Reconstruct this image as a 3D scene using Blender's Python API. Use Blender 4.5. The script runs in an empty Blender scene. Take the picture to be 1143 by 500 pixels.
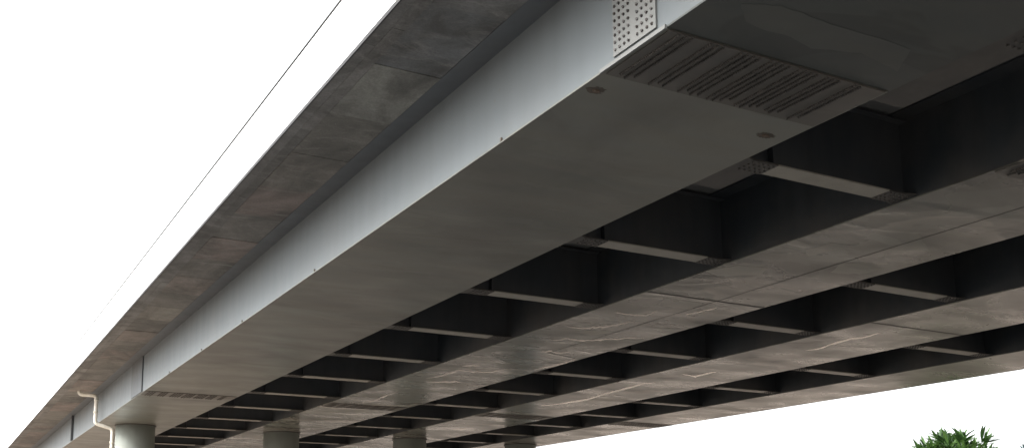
import bpy, math, random
from mathutils import Vector, Matrix

random.seed(7)
S = bpy.context.scene
COL = S.collection

# ------------------------------------------------------------------ camera
GROUND_TO_EYE = 1.6
f_px, cy_px, W_px, H_px = 1180.35, 436.33, 1143.0, 500.0
yaw, pitch, roll = math.radians(28.9055), math.radians(8.7219), math.radians(-0.3842)
fw = Vector((math.sin(yaw)*math.cos(pitch), math.cos(yaw)*math.cos(pitch), math.sin(pitch)))
r0 = Vector((math.cos(yaw), -math.sin(yaw), 0)); u0 = r0.cross(fw)
rt = math.cos(roll)*r0 + math.sin(roll)*u0
up = -math.sin(roll)*r0 + math.cos(roll)*u0
cd = bpy.data.cameras.new('camera'); cam = bpy.data.objects.new('camera', cd); COL.objects.link(cam)
cam.matrix_world = Matrix(((rt.x, up.x, -fw.x, 0), (rt.y, up.y, -fw.y, 0), (rt.z, up.z, -fw.z, GROUND_TO_EYE), (0, 0, 0, 1)))
cd.sensor_fit = 'HORIZONTAL'; cd.sensor_width = 36.0
cd.lens = f_px/W_px*36.0
cd.shift_y = (cy_px - H_px/2)/W_px
cd.clip_start = 0.1; cd.clip_end = 6000
S.camera = cam

# ------------------------------------------------------------------ world, sun, exposure
SUN_EL, SUN_AZ = math.radians(41), math.radians(268)      # azimuth clockwise from +Y: the open side of the bridge
wd = bpy.data.worlds.new('World'); S.world = wd; wd.use_nodes = True
nt = wd.node_tree; nt.nodes.clear()
sky = nt.nodes.new('ShaderNodeTexSky'); sky.sky_type = 'NISHITA'; sky.sun_disc = False
sky.sun_elevation = SUN_EL; sky.sun_rotation = SUN_AZ
sky.air_density = 1.0; sky.dust_density = 4.0; sky.ozone_density = 1.0
hs = nt.nodes.new('ShaderNodeHueSaturation'); hs.inputs['Saturation'].default_value = 0.12
bg = nt.nodes.new('ShaderNodeBackground'); bg.inputs['Strength'].default_value = 0.15
wo = nt.nodes.new('ShaderNodeOutputWorld')
nt.links.new(sky.outputs[0], hs.inputs['Color']); nt.links.new(hs.outputs[0], bg.inputs['Color'])
nt.links.new(bg.outputs[0], wo.inputs['Surface'])
sl = bpy.data.lights.new('sun', 'SUN'); sl.energy = 1.15; sl.angle = math.radians(30); sl.color = (1, 0.97, 0.93)
so = bpy.data.objects.new('sun', sl); COL.objects.link(so)
sd = Vector((math.sin(SUN_AZ)*math.cos(SUN_EL), math.cos(SUN_AZ)*math.cos(SUN_EL), math.sin(SUN_EL)))
so.rotation_euler = sd.to_track_quat('Z', 'Y').to_euler(); so.location = sd*60
S.view_settings.view_transform = 'Standard'; S.view_settings.look = 'None'
S.view_settings.gamma = 1.0; S.view_settings.use_curve_mapping = False
S.view_settings.exposure = 1.8

# ------------------------------------------------------------------ materials
class NT:
    def __init__(s, name):
        s.m = bpy.data.materials.new(name); s.m.use_nodes = True; s.t = s.m.node_tree
        s.b = s.t.nodes['Principled BSDF']
    def n(s, typ, **kw):
        nd = s.t.nodes.new(typ)
        for k, v in kw.items(): setattr(nd, k, v)
        return nd
    def l(s, a, b): s.t.links.new(a, b)
    def noise(s, scale, stretch=(1, 1, 1), detail=4, rough=0.55, dist=0.0, off=(0, 0, 0), vec=None):
        if vec is None:
            g = s.n('ShaderNodeNewGeometry'); vec = g.outputs['Position']
        mp = s.n('ShaderNodeMapping'); mp.inputs['Scale'].default_value = stretch; mp.inputs['Location'].default_value = off
        s.l(vec, mp.inputs['Vector'])
        t = s.n('ShaderNodeTexNoise'); t.inputs['Scale'].default_value = scale; t.inputs['Detail'].default_value = detail
        t.inputs['Roughness'].default_value = rough; t.inputs['Distortion'].default_value = dist
        s.l(mp.outputs[0], t.inputs['Vector']); return t.outputs['Fac']
    def ramp(s, fac, stops):
        r = s.n('ShaderNodeValToRGB'); e = r.color_ramp.elements
        while len(e) < len(stops): e.new(0.5)
        for el, (p, c) in zip(e, stops):
            el.position = p; el.color = (c, c, c, 1) if isinstance(c, (int, float)) else (*c, 1)
        s.l(fac, r.inputs['Fac']); return r.outputs['Color']
    def mix(s, fac, a, b, mode='MIX'):
        m = s.n('ShaderNodeMix', data_type='RGBA', blend_type=mode)
        for inp, v in ((m.inputs[0], fac), (m.inputs[6], a), (m.inputs[7], b)):
            if isinstance(v, (int, float)): inp.default_value = v
            elif isinstance(v, tuple): inp.default_value = (*v, 1)
            else: s.l(v, inp)
        return m.outputs[2]
    def math(s, op, a, b=0.0):
        m = s.n('ShaderNodeMath', operation=op)
        for inp, v in ((m.inputs[0], a), (m.inputs[1], b)):
            if isinstance(v, (int, float)): inp.default_value = v
            else: s.l(v, inp)
        return m.outputs[0]
    def bump(s, h, dist, strength=1.0, prev=None):
        b = s.n('ShaderNodeBump'); b.inputs['Distance'].default_value = dist; b.inputs['Strength'].default_value = strength
        s.l(h, b.inputs['Height'])
        if prev is not None: s.l(prev, b.inputs['Normal'])
        return b.outputs[0]
    def done(s, col=None, rough=None, nrm=None, metal=None):
        if col is not None:
            if isinstance(col, tuple): s.b.inputs['Base Color'].default_value = (*col, 1)
            else: s.l(col, s.b.inputs['Base Color'])
        if rough is not None:
            if isinstance(rough, (int, float)): s.b.inputs['Roughness'].default_value = rough
            else: s.l(rough, s.b.inputs['Roughness'])
        if nrm is not None: s.l(nrm, s.b.inputs['Normal'])
        if metal is not None: s.b.inputs['Metallic'].default_value = metal
        return s.m

M = {}
def mul(c, k): return tuple(x*k for x in c)

def steel_paint(name, base, rough=0.42, streak=0.12, dirt=(0.16, 0.13, 0.10)):
    t = NT(name)
    st = t.noise(1.0, (3.0, 3.0, 0.35), 5)                      # vertical run-off streaks
    c = t.mix(t.ramp(st, [(0.35, 0.0), (0.75, 1.0)]), base, mul(base, 1.0-streak*1.6))
    bl = t.noise(0.55, (1, 1, 1), 5, 0.6)
    c = t.mix(t.ramp(bl, [(0.45, 0.0), (0.7, streak*1.4)]), c, dirt)
    sp = t.noise(9.0, (1, 1, 1), 3, 0.6)
    c = t.mix(t.ramp(sp, [(0.68, 0.0), (0.74, 0.35)]), c, (0.14, 0.10, 0.07))
    fine = t.noise(60, (1, 1, 1), 2)
    rg = t.ramp(t.noise(2.5, (1, 1, 0.4), 3), [(0.3, rough-0.03), (0.7, rough+0.05)])
    return t.done(c, rg, t.bump(fine, 0.0008, 0.6))

def soffit_paint(name, base, ripple, off, patches=0.35, rough=0.22, streak=0.0):
    t = NT(name)
    # long laps of paint laid across the girder, some lighter than others
    a = t.noise(0.5, (0.5, 1.0, 0.1), 4, 0.5, 0.7, off)
    lap = t.ramp(a, [(0.40, 0.0), (0.415, 0.45), (0.53, 0.5), (0.545, 1.0)])
    c = t.mix(lap, mul(base, 1.0-0.45*patches), mul(base, 1.0+0.45*patches))
    w = t.noise(2.0, (0.25, 1.0, 0.1), 6, 0.62, 0.4, (off[1], off[0], 0))
    c = t.mix(t.ramp(w, [(0.35, 0.0), (0.8, 0.5)]), c, (base[0]*1.25, base[1]*1.1, base[2]*0.95))
    d = t.noise(0.35, (1, 0.8, 1), 5, 0.6, 0.3, (off[0]+9, 3, 0))
    c = t.mix(t.ramp(d, [(0.5, 0.0), (0.72, 0.55)]), c, (0.10, 0.095, 0.085))
    if streak:                                                   # reflections painted into the colour: thin pale wavering lines, darker alongside
        sk = t.noise(0.27, (0.55, 1.0, 0.1), 5, 0.5, 0.3, (off[0]+2, off[1]+6, 0))
        gate = t.ramp(t.noise(0.3, (1.0, 0.8, 0.1), 3, 0.5, 0.0, (off[1]+1, off[0]+4, 0)), [(0.40, 0.0), (0.52, streak)])
        line = t.ramp(sk, [(0.482, 0.0), (0.492, 1.0), (0.515, 0.75), (0.575, 0.0)])
        c = t.mix(t.math('MULTIPLY', line, gate), c, (0.72, 0.63, 0.55))
        shade = t.ramp(sk, [(0.38, 0.0), (0.478, 0.7), (0.483, 0.0)])
        c = t.mix(t.math('MULTIPLY', shade, gate), c, mul(base, 0.6))
    sp = t.noise(7.0, (1, 1, 1), 4, 0.65, 0, off)
    c = t.mix(t.ramp(sp, [(0.70, 0.0), (0.76, 0.5)]), c, (0.10, 0.065, 0.045))
    # buckled sheet: slow waves running across the girder, sharper crests here and there
    h1 = t.noise(0.36, (0.5, 1.1, 0.0), 2, 0.4, 0.8, off)
    h2 = t.noise(2.3, (0.35, 1.0, 0.0), 3, 0.5, 0.5, (off[1]+5, off[0], 0))
    msk = t.ramp(t.noise(0.22, (1, 0.8, 0), 2, 0.5, 0.0, (off[0], off[1]+3, 0)), [(0.42, 0.15), (0.58, 1.0)])
    cr = t.ramp(h1, [(0.0, 0.0), (0.47, 0.30), (0.53, 0.62), (0.56, 0.5), (1.0, 1.0)])
    nb = t.bump(t.math('MULTIPLY', cr, msk), 0.05*ripple); nb = t.bump(h2, 0.004*ripple, 1.0, nb)
    nb = t.bump(lap, 0.0016, 1.0, nb)
    nb = t.bump(t.noise(55, (1, 1, 1), 2), 0.0006, 0.6, nb)
    rg = t.ramp(t.noise(0.8, (0.5, 1, 1), 4, 0.5, 0.5, (off[1], 2, 0)), [(0.3, rough-0.05), (0.7, rough+0.14)])
    return t.done(c, rg, nb)

PAINT = (0.148, 0.166, 0.174)
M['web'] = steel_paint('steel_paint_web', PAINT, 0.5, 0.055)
M['web_inner'] = steel_paint('steel_paint_inner', (0.038, 0.044, 0.049), 0.5, 0.16)  # the web paint again, colour darkened for the shade between the girders
M['flange_outer'] = steel_paint('steel_paint_flange', (0.12, 0.132, 0.142), 0.5, 0.08)
M['splice_web'] = steel_paint('steel_paint_splice', (0.21, 0.215, 0.207), 0.5, 0.10)
M['joint_dark'] = steel_paint('joint_shade_dark', (0.07, 0.075, 0.08), 0.5, 0.1)
SOF = (0.166, 0.170, 0.150)
M['soffit0'] = soffit_paint('soffit_paint_smooth', SOF, 0.16, (1.3, 4.1, 0), 0.26, 0.34)
M['soffit1'] = soffit_paint('soffit_paint_rippled', SOF, 0.6, (7.7, 0.6, 0), 0.9, 0.24, 0.3)
M['soffit2'] = soffit_paint('soffit_paint_rippled_b', SOF, 0.55, (13.1, 8.2, 0), 0.65, 0.25, 0.3)
M['soffit3'] = soffit_paint('soffit_paint_rippled_c', SOF, 0.45, (21.4, 5.5, 0), 0.4, 0.27, 0.3)
M['soffit_near'] = soffit_paint('soffit_paint_primer', (0.072, 0.080, 0.076), 0.1, (5.2, 1.7, 0), 0.55, 0.4)
M['soffit_splice'] = soffit_paint('soffit_splice_paint', (0.118, 0.111, 0.10), 0.05, (3.3, 2.2, 0), 0.2, 0.42)
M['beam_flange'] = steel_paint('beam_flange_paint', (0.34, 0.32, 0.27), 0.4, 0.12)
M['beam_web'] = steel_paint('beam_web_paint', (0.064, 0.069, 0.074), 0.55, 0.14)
M['bracket'] = steel_paint('beam_bracket_paint', (0.085, 0.08, 0.072), 0.5, 0.18)

t = NT('bolt_steel'); M['bolt'] = t.done(t.ramp(t.noise(14, (1, 1, 1), 3), [(0.35, (0.035, 0.034, 0.034)), (0.7, (0.085, 0.07, 0.06))]), 0.5)
t = NT('bolt_row_steel'); M['bolt_row'] = t.done(t.ramp(t.noise(9, (1, 1, 1), 3), [(0.35, (0.068, 0.064, 0.058)), (0.7, (0.11, 0.10, 0.088))]), 0.55)
t = NT('rusted_plate'); M['rust'] = t.done(t.ramp(t.noise(16, (1, 1, 1), 6, 0.65), [(0.35, (0.07, 0.05, 0.038)), (0.5, (0.13, 0.092, 0.068)), (0.62, (0.21, 0.165, 0.13))]), 0.8)
t = NT('rust_rim'); M['rust_dark'] = t.done(t.ramp(t.noise(11, (1, 1, 1), 6, 0.65), [(0.35, (0.085, 0.074, 0.062)), (0.65, (0.135, 0.112, 0.09))]), 0.85)
t = NT('white_parapet_paint'); M['parapet'] = t.done(t.mix(t.ramp(t.noise(1.2, (1, 1, 0.3), 5), [(0.4, 0.0), (0.8, 0.5)]), (0.82, 0.82, 0.81), (0.76, 0.76, 0.74)), 0.6)
t = NT('dark_rail'); M['rail'] = t.done(t.mix(t.noise(6), (0.012, 0.012, 0.013), (0.025, 0.023, 0.02)), 0.5)
t = NT('asphalt'); M['asphalt'] = t.done(t.ramp(t.noise(40, detail=6), [(0.3, 0.035), (0.7, 0.07)]), 0.9)

# concrete cast against ply sheets: each sheet has its own tone and laitance
def concrete(name, lo, hi, warm):
    t = NT(name)
    oi = t.n('ShaderNodeObjectInfo')
    base = oi.outputs['Color']
    g = t.n('ShaderNodeNewGeometry')
    off = t.n('ShaderNodeVectorMath', operation='ADD'); t.l(g.outputs['Position'], off.inputs[0])
    mm = t.n('ShaderNodeCombineXYZ'); k = t.math('MULTIPLY', oi.outputs['Random'], 37.0); t.l(k, mm.inputs[0]); t.l(k, mm.inputs[1])
    t.l(mm.outputs[0], off.inputs[1]); v = off.outputs[0]
    n1 = t.noise(1.3, (1.0, 0.7, 1), 7, 0.62, 0.6, vec=v)
    c = t.mix(t.ramp(n1, [(0.3, 0.0), (0.75, 0.75)]), base, t.mix(0.5, base, (0.06, 0.058, 0.055)))
    n2 = t.noise(1.6, (0.5, 1.6, 1), 6, 0.6, 1.2, vec=v)
    c = t.mix(t.ramp(n2, [(0.60, 0.0), (0.645, 0.24), (0.69, 0.0)]), c, (0.42, 0.40, 0.38))
    n5 = t.noise(0.8, (0.8, 0.5, 1), 6, 0.65, 0.8)             # stains that run on from sheet to sheet
    c = t.mix(t.ramp(n5, [(0.40, 0.0), (0.62, 0.8)]), c, (0.085, 0.08, 0.074))
    c = t.mix(t.ramp(t.noise(1.7, (0.6, 1.0, 1), 7, 0.7, 1.5, (4, 7, 0)), [(0.52, 0.0), (0.72, 0.6)]), c, (0.36, 0.35, 0.32))
    n3 = t.noise(5.5, (1, 1, 1), 4, 0.6, vec=v)
    c = t.mix(t.ramp(n3, [(0.755, 0.0), (0.78, 0.8)]), c, (0.55, 0.53, 0.50))
    n4 = t.noise(28, (1, 1, 1), 5, 0.65, vec=v)
    c = t.mix(t.ramp(n4, [(0.35, 0.28), (0.6, 0.0)]), c, (0.05, 0.048, 0.045))
    nb = t.bump(n1, 0.012, 0.5); nb = t.bump(n4, 0.003, 0.7, nb)
    return t.done(c, 0.72, nb)
M['panel'] = concrete('formed_concrete', (0.125, 0.125, 0.12), (0.285, 0.285, 0.262), (0.205, 0.178, 0.16))
M['strip'] = concrete('formed_concrete_edge', (0.15, 0.148, 0.143), (0.185, 0.182, 0.175), (0.155, 0.145, 0.137))
t = NT('deck_concrete'); n1 = t.noise(1.2, detail=6)
M['slab'] = t.done(t.ramp(n1, [(0.3, (0.13, 0.13, 0.125)), (0.7, (0.2, 0.195, 0.185))]), 0.85, t.bump(t.noise(20, detail=5), 0.004))
t = NT('column_paint'); n1 = t.noise(0.9, (1, 1, 0.25), 6, 0.6)
cc = t.ramp(n1, [(0.3, (0.29, 0.31, 0.28)), (0.7, (0.40, 0.425, 0.385))])
M['column'] = t.done(cc, 0.5, t.bump(t.noise(25, detail=4), 0.002))
t = NT('white_pipe'); M['pipe'] = t.done(t.ramp(t.noise(3, (1, 1, 0.4), 4), [(0.35, (0.80, 0.77, 0.68)), (0.75, (0.60, 0.56, 0.47))]), 0.45)
t = NT('bare_ground')
n1 = t.noise(0.06, detail=8, rough=0.6); n2 = t.noise(1.1, detail=6)
gc = t.ramp(n1, [(0.32, (0.18, 0.144, 0.115)), (0.5, (0.285, 0.23, 0.183)), (0.62, (0.39, 0.325, 0.268)), (0.75, (0.16, 0.135, 0.10))])
gc = t.mix(t.ramp(n2, [(0.35, 0.45), (0.7, 0.0)]), gc, (0.055, 0.046, 0.038))
M['ground'] = t.done(gc, 0.95, t.bump(n2, 0.05))
def leafmat(name, a, b, c3):
    t = NT(name); oi = t.n('ShaderNodeObjectInfo')
    k = t.math('ADD', t.math('MULTIPLY', oi.outputs['Random'], 0.6), t.math('MULTIPLY', t.noise(1.8, detail=3), 0.4))
    c = t.ramp(k, [(0.2, a), (0.5, b), (0.8, c3)])
    t.b.inputs['Subsurface Weight'].default_value = 0.0
    tr = t.n('ShaderNodeBsdfTranslucent'); t.l(c, tr.inputs['Color'])
    mx = t.n('ShaderNodeMixShader'); mx.inputs[0].default_value = 0.32
    out = t.t.nodes['Material Output']
    t.done(c, 0.4); t.l(t.b.outputs[0], mx.inputs[1]); t.l(tr.outputs[0], mx.inputs[2]); t.l(mx.outputs[0], out.inputs['Surface'])
    return t.m
M['leaf'] = leafmat('leaf_green', (0.022, 0.052, 0.016), (0.045, 0.10, 0.024), (0.085, 0.16, 0.036))
M['leaf_grey'] = leafmat('leaf_grey_green', (0.05, 0.085, 0.085), (0.09, 0.14, 0.14), (0.14, 0.2, 0.2))  # pale blue cast of distance haze put into the leaf colour
t = NT('bark'); M['bark'] = t.done(t.ramp(t.noise(6, (1, 1, 0.2), 6), [(0.3, (0.05, 0.04, 0.03)), (0.7, (0.14, 0.115, 0.09))]), 0.9, t.bump(t.noise(9, (1, 1, 0.2), 5), 0.02))

# ------------------------------------------------------------------ mesh helpers
GRADE = 0.010742
Z0 = GROUND_TO_EYE + 5.5                 # soffit height above the ground at Y = 0
def zb(y): return Z0 + GRADE*y

class MB:
    def __init__(s): s.v = []; s.f = []; s.sm = []
    def quadbox(s, c, smooth=False):     # 8 corners: bottom 4 then top 4
        k = len(s.v); s.v += [tuple(p) for p in c]
        for q in ((3, 2, 1, 0), (4, 5, 6, 7), (0, 1, 5, 4), (1, 2, 6, 5), (2, 3, 7, 6), (3, 0, 4, 7)):
            s.f.append(tuple(k+i for i in q)); s.sm.append(False)
    def box(s, x0, x1, y0, y1, z0, z1, graded=True, rel=False):
        def P(x, y, z):
            if graded: z = z + (GRADE*y if rel else zb(y))
            return (x, y, z)
        s.quadbox([P(x0, y0, z0), P(x1, y0, z0), P(x1, y1, z0), P(x0, y1, z0), P(x0, y0, z1), P(x1, y0, z1), P(x1, y1, z1), P(x0, y1, z1)])
    def prism(s, pts, z0, z1):           # polygon in x,y, extruded in z
        k = len(s.v); n = len(pts)
        s.v += [(x, y, z0) for x, y in pts] + [(x, y, z1) for x, y in pts]
        s.f.append(tuple(k+i for i in reversed(range(n)))); s.f.append(tuple(k+n+i for i in range(n))); s.sm += [False]*2
        for i in range(n):
            j = (i+1) % n; s.f.append((k+i, k+j, k+n+j, k+n+i)); s.sm.append(False)
    def tube(s, pts, rad, n=12, caps=True):
        k = len(s.v); pts = [Vector(p) for p in pts]; rads = rad if isinstance(rad, (list, tuple)) else [rad]*len(pts)
        ref = None
        for i, p in enumerate(pts):
            if i == 0: d = pts[1]-p
            elif i == len(pts)-1: d = p-pts[i-1]
            else: d = (pts[i+1]-p).normalized() + (p-pts[i-1]).normalized()
            d.normalize()
            if ref is None: ref = Vector((0, 1, 0)) if abs(d.y) < 0.8 else Vector((1, 0, 0))
            a = (ref - d*ref.dot(d)).normalized(); b = d.cross(a); ref = a
            for j in range(n):
                w = 2*math.pi*j/n; s.v.append(tuple(p + rads[i]*(math.cos(w)*a + math.sin(w)*b)))
        for i in range(len(pts)-1):
            for j in range(n):
                q = (j+1) % n; s.f.append((k+i*n+j, k+i*n+q, k+(i+1)*n+q, k+(i+1)*n+j)); s.sm.append(True)
        if caps:
            s.f.append(tuple(k+j for j in reversed(range(n)))); e = k+(len(pts)-1)*n
            s.f.append(tuple(e+j for j in range(n))); s.sm += [False]*2
    def mesh(s, name, mat, origin=(0, 0, 0)):
        me = bpy.data.meshes.new(name); o = origin
        me.from_pydata([(a-o[0], b-o[1], c-o[2]) for a, b, c in s.v], [], s.f)
        me.materials.append(mat); me.polygons.foreach_set('use_smooth', s.sm); me.update(); return me

def obj(name, data, parent=None, loc=(0, 0, 0)):
    o = bpy.data.objects.new(name, data); COL.objects.link(o); o.location = loc
    if parent is not None: o.parent = parent
    return o
def tag(o, label, cat, group=None):
    o['label'] = label; o['category'] = cat
    if group: o['group'] = group
    return o
def thing(name, loc, label, cat, group=None):
    return tag(obj(name, None, None, loc), label, cat, group)
def part(name, mb, mat, parent):         # mesh built in world coordinates, parented to a root Empty (or its part)
    p = parent; off = Vector((0, 0, 0))
    while p is not None: off += p.location; p = p.parent
    return obj(name, mb.mesh(name, mat, off), parent)

# ------------------------------------------------------------------ ground
mb = MB(); R_ = 2600
mb.v = [(-R_, -R_, 0), (R_, -R_, 0), (R_, R_, 0), (-R_, R_, 0)]; mb.f = [(0, 1, 2, 3)]; mb.sm = [False]
g = obj('ground', mb.mesh('ground', M['ground'])); g['kind'] = 'structure'

# paved road running along under the bridge, with kerbs on both sides
mb = MB(); mb.v = [(-26, -90, 0.004), (31.5, -90, 0.004), (31.5, 34, 0.004), (-26, 34, 0.004)]; mb.f = [(0, 1, 2, 3)]; mb.sm = [False]
rd = obj('road', mb.mesh('road', M['asphalt'])); rd['kind'] = 'structure'
mb = MB(); mb.box(31.5, 31.75, -90, 34, -0.05, 0.13, False)
kb = obj('kerb', mb.mesh('kerb', M['slab'])); kb['kind'] = 'structure'

# ------------------------------------------------------------------ box girders
GX = [(6.650, 10.056), (13.646, 17.026), (20.587, 24.023), (27.555, 30.548)]
Y_NEAR, Y_FAR = -16.0, 150.0
WEB_H = 1.372
SEAMS = [(8.55, 9.78), (39.6, 40.75)]
SEGS = [(Y_NEAR, 8.525), (8.56, 40.17), (40.18, 61.3), (61.31, 95.0), (95.01, Y_FAR)]
WSEGS = [(Y_NEAR, 9.13), (9.133, 40.9), (40.903, 61.2), (61.203, 95.0), (95.003, Y_FAR)]
def make_bolt():
    b = MB(); n = 6
    b.prism([(0.0155*math.cos(math.pi/3*i), 0.0155*math.sin(math.pi/3*i)) for i in range(n)], 0.0, 0.022)
    b.prism([(0.019*math.cos(math.pi/4*i), 0.019*math.sin(math.pi/4*i)) for i in range(8)], -0.002, 0.004)
    return b.mesh('bolt', M['bolt'])
bolt_me = make_bolt()
GL = ['outermost steel box girder, its grey-blue outer web in daylight under the deck overhang',
      'second steel box girder, next to the one with the daylit grey-blue web',
      'third steel box girder, between the second one and the one beside the open sky',
      'farthest steel box girder, its narrow underside edge against open sky beyond the bridge']
girders = []
def soffit_bolts(x0, x1, ya, yb, coarse):
    b = MB(); w = x1-x0-0.30; ng = 7; gp = w/ng
    py = 0.037 if not coarse else 0.12
    for gi in range(ng):
        xa = x0+0.15+gi*gp+0.04
        nr = (3, 3, 4, 4, 4, 3, 2)[gi]
        for ri in range(nr):
            x = xa+ri*0.092
            y = ya+0.03
            ye = yb-0.02-0.14*random.random()
            while y < ye:
                z = zb(y)-0.018; r = 0.016
                b.prism([(x+r*math.cos(math.pi/3*i), y+r*math.sin(math.pi/3*i)) for i in range(6)], z-0.026, z+0.001)
                y += py
    return b
for gi, (x0, x1) in enumerate(GX):
    root = thing('box_girder', (0.5*(x0+x1), 51.7, zb(51.7)), GL[gi], 'girder', 'box girders under the deck')
    girders.append(root)
    for (ya, yb), (wa, wb) in zip(SEGS, WSEGS):
        b = MB(); b.box(x0, x1, ya, yb, 0.0, 0.022); part('soffit_plate', b, M['soffit_near'] if gi == 0 and yb < 9 else M['soffit%d' % gi], root)
        b = MB(); b.box(x0+0.02, x0+0.036, wa, wb, 0.022, WEB_H)
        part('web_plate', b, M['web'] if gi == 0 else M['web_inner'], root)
        b = MB(); b.box(x1-0.036, x1-0.02, wa, wb, 0.022, WEB_H)
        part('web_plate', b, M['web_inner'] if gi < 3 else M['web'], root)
    for xa, xb in ((x0-0.335, x0+0.30), (x1-0.30, x1+0.30)):
        b = MB(); b.box(xa, xb, Y_NEAR, Y_FAR, WEB_H, WEB_H+0.028)
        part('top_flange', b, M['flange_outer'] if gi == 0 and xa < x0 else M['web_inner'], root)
    # bolted splices of the bottom plate
    for si, (ya, yb) in enumerate(SEAMS):
        b = MB(); b.box(x0+0.05, x1-0.05, ya+(0.004 if si == 0 else 0), yb, -0.018, -0.001)
        sp = part('splice_plate', b, M['soffit_splice'], root)
        bo = part('bolt_rows', soffit_bolts(x0, x1, ya, yb, si == 1), M['bolt_row'], sp); bo['kind'] = 'stuff'
    # thin transverse butt seam half way
    if gi == 1:
        xs = x0+1.95
        b = MB(); b.box(xs, xs+0.013, Y_NEAR, 26, -0.005, -0.0006); part('weld_bead', b, M['bracket'], root)
    if gi in (1, 2):
        b = MB(); b.box(x0+0.02, x1-0.02, 18.46, 18.53, -0.006, -0.001)
        part('seam_strip', b, M['bracket'], root)
    if gi == 0:
        # web splice near the camera: cover plate with single bolts
        b = MB(); b.box(x0-0.006, x0+0.019, 8.72, 9.545, 0.085, 1.29)
        sp = part('splice_plate', b, M['splice_web'], root)
        cols = [9.497-0.0905*i for i in range(4)] + [9.060-0.0905*i for i in range(4)]
        o_ = Vector(root.location)
        for cx in cols:
            for k in range(13):
                y = cx; z = zb(y)+0.155+0.0895*k
                bo = obj('bolt', bolt_me, sp, Vector((x0-0.006, y, z))-o_)
                bo.rotation_euler = (random.uniform(0, 1.0), -math.pi/2, 0)
                bo.rotation_euler.rotate_axis('Z', random.uniform(0, 1))
        b = MB(); b.box(x0-0.03, x0-0.001, 8.53, 9.80, -0.017, 0.03); part('flange_splice_plate', b, M['splice_web'], root)
        # far web splice and a dark upright added for the shadowed web joint beyond the column
        b = MB(); b.box(x0-0.03, x0+0.019, 40.15, 42.4, 0.03, WEB_H-0.01); part('splice_plate', b, steel_paint('steel_paint_far_splice', (0.09, 0.10, 0.106), 0.5, 0.12), root)
        b = MB(); b.box(x0-0.10, x0+0.019, 61.0, 61.4, 0.03, WEB_H-0.01); part('stiffener', b, M['joint_dark'], root)
        # rusted drain bosses beside the splice
        for (px, py, rx, ry) in ((6.86, 10.24, 0.05, 0.032), (9.69, 10.34, 0.06, 0.03)):
            b = MB(); z = zb(py)
            b.prism([(px+rx*2.8*math.cos(i*math.pi/16)*random.uniform(.6, 1.1), py+ry*3.0*math.sin(i*math.pi/16)*random.uniform(.82, 1.1)) for i in range(32)], z-0.004, z-0.0005)
            part('rust_stain', b, M['rust_dark'], root)
            b = MB(); b.prism([(px+rx*math.cos(i*math.pi/6), py+ry*math.sin(i*math.pi/6)) for i in range(12)], z-0.02, z-0.0045)
            part('drain_boss', b, M['rust'], root)
        # little lifting lugs left on the bottom lip
        for y in (12.3, 20.4, 26.1, 30.6, 35.2):
            b = MB(); b.box(x0-0.004, x0+0.019, y, y+0.04, 0.0225, 0.075); part('lug', b, M['rust_dark'], root)

# ------------------------------------------------------------------ reflection streaks laid on as bright ribbons and touched-up patches on the undersides
def on_soffit(px, py, z):                # photo pixel -> point on the graded underside plane, z metres above it
    d = fw + rt*((px-W_px/2)/f_px) + up*((cy_px-py)/f_px)
    k = (Z0-GROUND_TO_EYE+z)/(d.z-GRADE*d.y); return Vector((d.x*k, d.y*k, 0))
def sheet(name, pts, mat, root, th):
    b = MB(); n = len(pts)
    b.v = [(p.x, p.y, zb(p.y)-th) for p in pts] + [(p.x, p.y, zb(p.y)-0.0007) for p in pts]
    b.f = [tuple(reversed(range(n))), tuple(range(n, 2*n))] + [(i, (i+1) % n, n+(i+1) % n, n+i) for i in range(n)]
    b.sm = [False]*len(b.f); part(name, b, mat, root)
t = NT('glint_metal'); fl = t.noise(3.0, (0.6, 1.5, 1), 5, 0.6)
M['glint'] = t.done(t.ramp(fl, [(0.3, (0.45, 0.42, 0.38)), (0.6, (0.72, 0.67, 0.61))]), 0.25, metal=0.75)   # bright metallic ribbons: soffit reflections put in as shapes
M['patch'] = soffit_paint('touch_up_paint', (0.33, 0.325, 0.285), 0.1, (2.2, 9.1, 0), 0.3, 0.3)
M['patch_near'] = soffit_paint('touch_up_primer', (0.084, 0.091, 0.085), 0.05, (6.1, 2.4, 0), 0.3, 0.4)
GLINTS = [(1, [(476,422),(487,420),(496,417),(512,412.4),(522,413),(536,414.4),(550,414),(566,411.6)]), (1, [(476,425.6),(490,425.4),(508,424.4),(514,426)]),
    (1, [(400,449.4),(418,446),(428,442),(443,436.4)]), (1, [(516,408),(526,406.8),(536,407.6)]),
    (1, [(632,363.6),(646,365.3),(656,365.5),(665.6,363.8),(680,362.9),(697,360),(709,357.6)]),
    (1, [(617.6,379.2),(634.4,377.3),(648.8,379.2),(665.6,378),(684.8,377.3),(701.6,376.3),(718.4,376.8)]),
    (1, [(603,392.4),(615,390.7),(622,393),(637,392.6)]), (1, [(687,348),(704,350),(721,351),(733,346.8)]), (1, [(766,350.4),(783,346.8),(800,342.7)]),
    (1, [(596,412),(620,406.5),(641.6,400.5)]), (2, [(604,452),(624,450),(656,444),(688,435),(720,427),(732,426)]), (2, [(762,416.8),(776,418.8),(800,414)]),
    (2, [(900,390.3),(914.4,388),(931,382),(950,377),(962,376),(981.6,371)]), (2, [(505.8,478.4),(512.4,477.5),(520,478)])]
frnd = random.Random(4)
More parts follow.
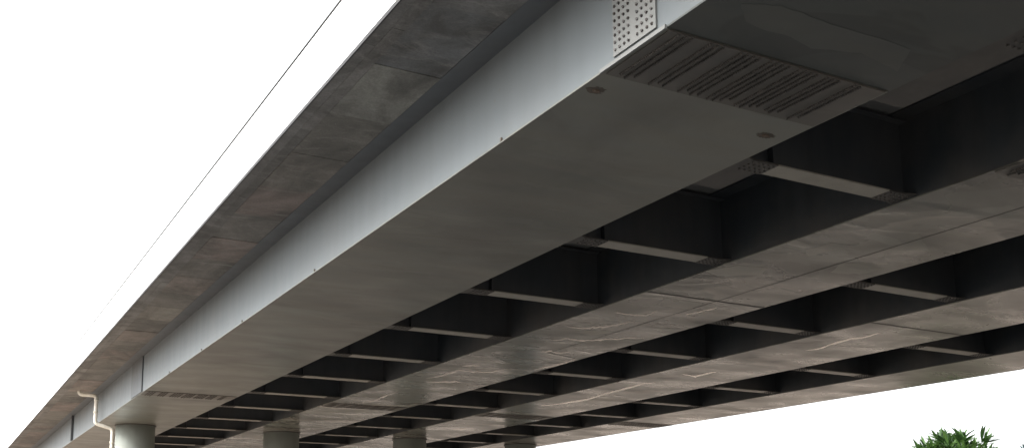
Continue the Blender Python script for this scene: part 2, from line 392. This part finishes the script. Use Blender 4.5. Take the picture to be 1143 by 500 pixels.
for gi, line in GLINTS:
    dense = []
    for (a, b_) in zip(line, line[1:]):
        for k in range(4): dense.append((a[0]+(b_[0]-a[0])*k/4, a[1]+(b_[1]-a[1])*k/4+frnd.uniform(-0.45, 0.45)))
    dense.append(line[-1]); n = len(dense)
    low = [(x, y+0.4+frnd.uniform(0.7, 2.0)*math.sin(math.pi*(i+0.3)/(n-0.4))) for i, (x, y) in enumerate(dense)]
    sheet('glint_ribbon', [on_soffit(x, y, 0) for x, y in dense+low[::-1]], M['glint'], girders[gi], 0.004)
def rough_poly(poly, j):
    out = []
    for a, b_ in zip(poly, poly[1:]+poly[:1]):
        for k in range(5): out.append((a[0]+(b_[0]-a[0])*k/5+frnd.uniform(-j, j), a[1]+(b_[1]-a[1])*k/5+frnd.uniform(-j, j)*0.4))
    return out
for gi, m_, j, poly in ((1, 'patch', 1.2, [(926,304),(938.4,294),(971,293),(985,300),(960,306)]), (1, 'patch', 1.2, [(787,302.4),(823,296),(859,298.6),(848.4,307),(801.6,307.6)]),
        (1, 'patch', 1.2, [(902,286),(924,280.6),(960,274.5),(930,271.6),(899,279)]), (1, 'patch', 1.0, [(742,333),(785,338),(770,345),(733,341)]), (1, 'patch', 1.0, [(640,370),(668,368),(690,371),(660,374)]),
        (0, 'patch_near', 2.0, [(826,4),(870.6,6.7),(927.6,26.8),(1018,55.3),(1003,80),(961,60),(904,53.6),(884,42),(837,28.5)])):
    sheet('paint_patch', [on_soffit(x, y, 0) for x, y in rough_poly(poly, j)], M[m_], girders[gi], 0.0022)

# ------------------------------------------------------------------ deck slab with its formed overhang
XE = 4.864; XR = 33.0; ZS = 1.40
deck = thing('bridge_deck', (18.9, 51.7, zb(51.7)), 'grey concrete bridge deck with formed panels under its cantilevered edge', 'bridge deck')
b = MB(); b.box(XE+0.01, XR, Y_NEAR, Y_FAR, ZS+0.012, ZS+0.27); part('slab', b, M['slab'], deck)
b = MB(); b.box(XE+0.3, XR-0.3, Y_NEAR, Y_FAR, ZS+0.275, ZS+0.33); part('road_surface', b, M['asphalt'], deck)
def panel_mesh(w, l, wob):
    b = MB(); b.box(0, w, 0.004, l-0.004, -0.0, 0.05, True, True); return b
meshes = {}
def place_panel(xa, xb, y, l, mat, jit, name='concrete_panel', tone=(0.17, 0.168, 0.16)):
    k = (round(xb-xa, 3), l, mat)
    if k not in meshes: meshes[k] = panel_mesh(xb-xa, l, 0).mesh(name, M[mat])
    o = obj(name, meshes[k], deck, Vector((xa, y, zb(y)+ZS-0.032+random.uniform(-jit, jit)))-deck.location)
    o.color = (*mul(tone, 1.5), 1); return o
# tone of each cast panel, from the near end on: bluish grey, one pale sheet, then browner ones
TONES = [(.16, .165, .165)]*4 + [(.185, .185, .18), (.165, .172, .175), (.255, .255, .228), (.175, .168, .148), (.205, .19, .165), (.22, .18, .16), (.165, .155, .14), (.245, .20, .178), (.18, .168, .15), (.25, .215, .19), (.17, .16, .142), (.235, .22, .19)]
y = 1.62; i = 0
while y < 110:
    tn = TONES[i] if i < len(TONES) else mul(random.choice(TONES[7:]), random.uniform(0.75, 0.95))
    place_panel(5.256, 6.305, y, 1.99, 'panel', 0.007, tone=tn); y += 1.99; i += 1
y = 0.5
while y < 110:
    place_panel(5.063, 5.252, y, 3.98, 'strip', 0.005, 'edge_panel', mul((0.175, 0.17, 0.16), random.uniform(0.8, 1.3))); y += 3.98
y = 1.1
while y < 110:
    place_panel(XE+0.016, 5.059, y, 5.97, 'strip', 0.003, 'edge_panel', mul((0.19, 0.187, 0.178), random.uniform(0.85, 1.15))); y += 5.97
b = MB(); b.box(XE-0.006, XE+0.015, Y_NEAR, Y_FAR, ZS-0.05, ZS+0.0115); part('drip_edge', b, M['rail'], deck)

# ------------------------------------------------------------------ parapet
par = thing('parapet', (XE, 51.7, zb(51.7)+ZS+0.27), 'plain white parapet along the deck edge with a thin dark rail on top', 'parapet')
b = MB(); b.box(XE-0.002, XE+0.009, Y_NEAR, Y_FAR, ZS+0.013, ZS+0.271); part('fascia', b, M['parapet'], par)
b = MB(); b.box(XE, XE+0.24, Y_NEAR, Y_FAR, ZS+0.272, 2.425); part('wall', b, M['parapet'], par)
b = MB(); b.tube([(XE+0.002, yy, zb(yy)+2.432) for yy in (Y_NEAR, 40, Y_FAR)], 0.020, 8); part('rail', b, M['rail'], par)
b = MB(); b.box(XR-0.24, XR-0.001, Y_NEAR, Y_FAR, ZS+0.272, 2.425)
par2 = thing('parapet', (XR, 51.7, zb(51.7)+ZS+0.27), 'white parapet on the far edge of the deck', 'parapet'); part('wall', b, M['parapet'], par2)

# ------------------------------------------------------------------ cross beams
ORD = ['first', 'second', 'third', 'fourth', 'fifth', 'sixth', 'seventh', 'eighth', 'ninth']
BAYW = ['between outermost and second girders', 'between second and third girders', 'between third and farthest girders']
def beam_label(bay, k):
    if k == 0: return 'steel cross girder just short of the bolted underside splice, ' + BAYW[bay]
    if k <= 9: return '%s steel cross girder from bolted underside splice towards columns, %s' % (ORD[k-1], BAYW[bay])
    return 'steel cross girder over or beyond the row of columns, ' + BAYW[bay]
BG = ['cross beams in the first bay', 'cross beams in the second bay', 'cross beams in the third bay']
B_Y = [11.45+4.52*k for k in range(-1, 15)]
def beam_parts(bay):
    xa, xb = GX[bay][1], GX[bay+1][0]; L = xb-xa; parts = []
    def add(name, b, mat, parent=None): parts.append((name, b.mesh(name, M[mat]), parent))
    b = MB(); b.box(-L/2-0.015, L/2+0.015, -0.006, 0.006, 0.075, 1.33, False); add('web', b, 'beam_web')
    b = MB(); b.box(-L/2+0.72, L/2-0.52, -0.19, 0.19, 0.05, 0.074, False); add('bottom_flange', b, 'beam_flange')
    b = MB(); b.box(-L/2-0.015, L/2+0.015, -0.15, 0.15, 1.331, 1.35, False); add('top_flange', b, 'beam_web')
    b = MB(); b.prism([(-L/2-0.015, -0.30), (-L/2+0.22, -0.20), (-L/2+0.715, -0.20), (-L/2+0.715, 0.20), (-L/2+0.22, 0.20), (-L/2-0.015, 0.30)], 0.045, 0.074); add('end_bracket', b, 'bracket')
    b = MB(); b.prism([(L/2-0.515, -0.20), (L/2-0.15, -0.20), (L/2+0.015, -0.26), (L/2+0.015, 0.26), (L/2-0.15, 0.20), (L/2-0.515, 0.20)], 0.045, 0.074); add('end_bracket', b, 'bracket')
    for xs in (-L/2+0.70,):
        for s_ in (-1, 1):
            b = MB(); b.box(xs-0.006, xs+0.006, min(s_*0.0065, s_*0.12), max(s_*0.0065, s_*0.12), 0.075, 1.33, False); add('stiffener', b, 'beam_web')
    # splice cover under each flange joint with rows of bolts
    for xs in (-L/2+0.46, L/2-0.26):
        b = MB()
        for i in range(5):
            for j in range(4):
                cx, cy = xs-0.20+0.1*i, -0.15+0.1*j
                b.prism([(cx+0.018*math.cos(q*math.pi/3), cy+0.018*math.sin(q*math.pi/3)) for q in range(6)], 0.025, 0.046)
        parts.append(('bolt_rows', b.mesh('bolt_rows', M['bolt_row']), 'stuff'))
    return parts, 0.5*(xa+xb)
for bay in range(3):
    parts, xm = beam_parts(bay)
    for k, y in enumerate(B_Y):
        root = thing('cross_girder', (xm, y, zb(y)), beam_label(bay, k), 'cross girder', BG[bay])
        for nm, me, kd in parts:
            o = obj(nm, me, root)
            if kd: o['kind'] = kd
        if bay == 0 and k in (0, 1):
            xl = -(GX[1][0]-GX[0][1])/2
            y1 = 1.93 if k == 0 else 1.02
            b = MB(); b.prism([(xl-0.018, 0.301), (xl+0.23, 0.201), (xl+0.60, 0.201), (xl+0.60, y1), (xl-0.018, y1)], 0.047, 0.072)
            obj('gusset_plate', b.mesh('gusset_plate', M['bracket']), root)

# ------------------------------------------------------------------ columns
CL = ['round grey-green column under the outermost girder, beside the white drain pipe',
      'round grey-green column under the second girder',
      'round grey-green column under the third girder',
      'round grey-green column under the farthest girder, open sky beside it']
def make_column(xc, yc, lab):
    root = thing('bridge_pier', (xc, yc, 0), lab, 'column', 'columns in one row across the bridge')
    top = zb(yc)
    b = MB(); b.tube([(xc, yc, -0.3), (xc, yc, 0.5), (xc, yc, top-0.05)], 0.88, 48); part('shaft', b, M['column'], root)
    b = MB(); b.tube([(xc, yc, top-0.049), (xc, yc, top-0.002)], 0.93, 48); part('bearing_plate', b, M['bracket'], root)
    b = MB(); b.tube([(xc, yc, -0.2), (xc, yc, 0.25)], 1.05, 48); part('plinth', b, M['slab'], root)
for gi, (x0, x1) in enumerate(GX): make_column(0.5*(x0+x1), 51.7, CL[gi])

# ------------------------------------------------------------------ drain pipe
py_ = 50.55
zc = zb(py_)+ZS
pipe = thing('drain_pipe', (7.1, py_, 0), 'cream white drain pipe cranked round the outer girder down to the column', 'pipe')
def bend(pts, rad=0.16, n=5):
    out = [Vector(pts[0])]
    for i in range(1, len(pts)-1):
        a, p, c = Vector(pts[i-1]), Vector(pts[i]), Vector(pts[i+1])
        d1 = (a-p).normalized(); d2 = (c-p).normalized()
        for k in range(n+1):
            t_ = k/n; q = (1-t_)**2*(p+d1*rad) + 2*t_*(1-t_)*p + t_*t_*(p+d2*rad); out.append(q)
    out.append(Vector(pts[-1])); return out
pts = [(5.72, py_+0.4, zc+0.0), (5.72, py_+0.4, zc-0.18), (6.42, py_, zc-0.26), (6.42, py_, zb(py_)-0.12), (7.16, py_-0.1, zb(py_)-0.34), (7.16, py_-0.1, 0.0)]
b = MB(); b.tube(bend(pts), 0.085, 14); part('pipe_run', b, M['pipe'], pipe)
for (x, yy, z) in ((6.42, py_, zb(py_)+0.9), (6.42, py_, zb(py_)+0.35), (7.16, py_-0.1, zb(py_)-1.0), (7.16, py_-0.1, zb(py_)-3.5)):
    b = MB(); b.tube([(x, yy, z), (x, yy, z+0.09)], 0.102, 14); part('clamp', b, M['pipe'], pipe)

# ------------------------------------------------------------------ trees
def leaf_mesh(name, L, w, droop, mat):
    v = []; f = []; prof = [(0, 0.10), (0.25, 0.75), (0.5, 1.0), (0.75, 0.72), (1.0, 0.0)]
    for (s_, k) in prof:
        z = -droop*s_*s_*L
        v += [(s_*L, -k*w/2, z+0.18*k*w), (s_*L, 0, z), (s_*L, k*w/2, z+0.18*k*w)]
    for i in range(4):
        for j in range(2): f.append((i*3+j, (i+1)*3+j, (i+1)*3+j+1, i*3+j+1))
    me = bpy.data.meshes.new(name); me.from_pydata(v, [], f); me.materials.append(mat)
    me.polygons.foreach_set('use_smooth', [True]*len(f)); return me
def make_tree(x, y, top, Rc, label, leafmat_, seed, nleaf):
    rnd = random.Random(seed)
    root = thing('broadleaf_tree', (x, y, 0), label, 'tree', 'trees beyond the bridge')
    cz = top-Rc-0.15
    b = MB(); tp = [(x, y, -0.1), (x+0.05, y, 0.8), (x-0.06, y+0.05, cz*0.45), (x, y, cz-0.4)]
    b.tube(tp, [0.19, 0.15, 0.12, 0.08], 10); part('trunk', b, M['bark'], root)
    tips = []
    ctr = Vector((x, y, cz))
    for i in range(64):
        zz = 1-2*(i+0.5)/64*0.78; ph = i*2.39996
        rr = math.sqrt(max(0, 1-zz*zz)); d = Vector((rr*math.cos(ph), rr*math.sin(ph), zz))
        k = Rc*rnd.uniform(0.58, 0.88)
        tips.append((ctr + Vector((d.x*k*1.08, d.y*k*1.08, d.z*k)), d))
    for i, (p, d) in enumerate(tips):
        if i % 2 == 0:
            b = MB(); s_ = Vector((x, y, cz-0.5-0.5*rnd.random())); mid = s_.lerp(p, 0.55)+Vector((0, 0, -0.12))
            b.tube([s_, mid, p], [0.05, 0.032, 0.014], 6); part('branch', b, M['bark'], root)
    lm = [leaf_mesh('leaf', l, w, dr, leafmat_) for l, w, dr in ((0.80, 0.16, 0.12), (0.92, 0.16, 0.22), (0.64, 0.15, 0.04), (0.78, 0.13, 0.35))]
    # inner foliage, too dense to tell apart: one crown mesh; outer rosettes: single leaves
    cv = []; cf = []; singles = []
    def xf(p, dirv, spin):
        q = dirv.to_track_quat('X', 'Z'); return Matrix.Translation(p) @ q.to_matrix().to_4x4() @ Matrix.Rotation(spin, 4, 'X')
    for (p, d) in tips:
        n = 17
        for j in range(n):
            ph = j*2.39996+rnd.random(); el = rnd.uniform(-0.1, 1.0)
            a = d.orthogonal().normalized(); bb = d.cross(a)
            dv = (d*(0.5+1.3*el) + a*math.cos(ph) + bb*math.sin(ph) + Vector((0, 0, 0.35))).normalized()
            pp = p + Vector((rnd.gauss(0, .07), rnd.gauss(0, .07), rnd.gauss(0, .07)))
            singles.append((pp.z, xf(pp, dv, rnd.uniform(-.5, .5)), rnd.randrange(4)))
        for j in range(22):
            dv = Vector((rnd.gauss(0, 1), rnd.gauss(0, 1), rnd.gauss(0.3, 1))).normalized()
            pp = ctr.lerp(p, rnd.uniform(0.35, 0.9)); mt = xf(pp, dv, rnd.uniform(-1, 1)); me = lm[rnd.randrange(4)]
            k = len(cv); cv += [tuple((mt @ q.co) - Vector((x, y, 0))) for q in me.vertices]; cf += [tuple(k+i for i in pl.vertices) for pl in me.polygons]
    singles.sort(key=lambda q: -q[0])
    for z, mt, i in singles[nleaf:]:
        k = len(cv); cv += [tuple((mt @ q.co) - Vector((x, y, 0))) for q in lm[i].vertices]; cf += [tuple(k+j for j in pl.vertices) for pl in lm[i].polygons]
    me = bpy.data.meshes.new('crown'); me.from_pydata(cv, [], cf); me.materials.append(leafmat_)
    me.polygons.foreach_set('use_smooth', [True]*len(cf)); crown = obj('crown', me, root); crown['kind'] = 'stuff'
    for z, mt, i in singles[:nleaf]:
        o = obj('leaf', lm[i], crown); m2 = mt.copy(); m2.translation = m2.translation - Vector((x, y, 0)); o.matrix_local = m2
make_tree(43.1, 34.2, 7.5, 2.2, 'green tree with large pointed leaves standing beyond the bridge', M['leaf'], 3, 280)
make_tree(66.0, 45.2, 8.9, 2.2, 'tree farther off, tinted pale blue-green for haze, only a tip of its crown showing', M['leaf_grey'], 11, 60)
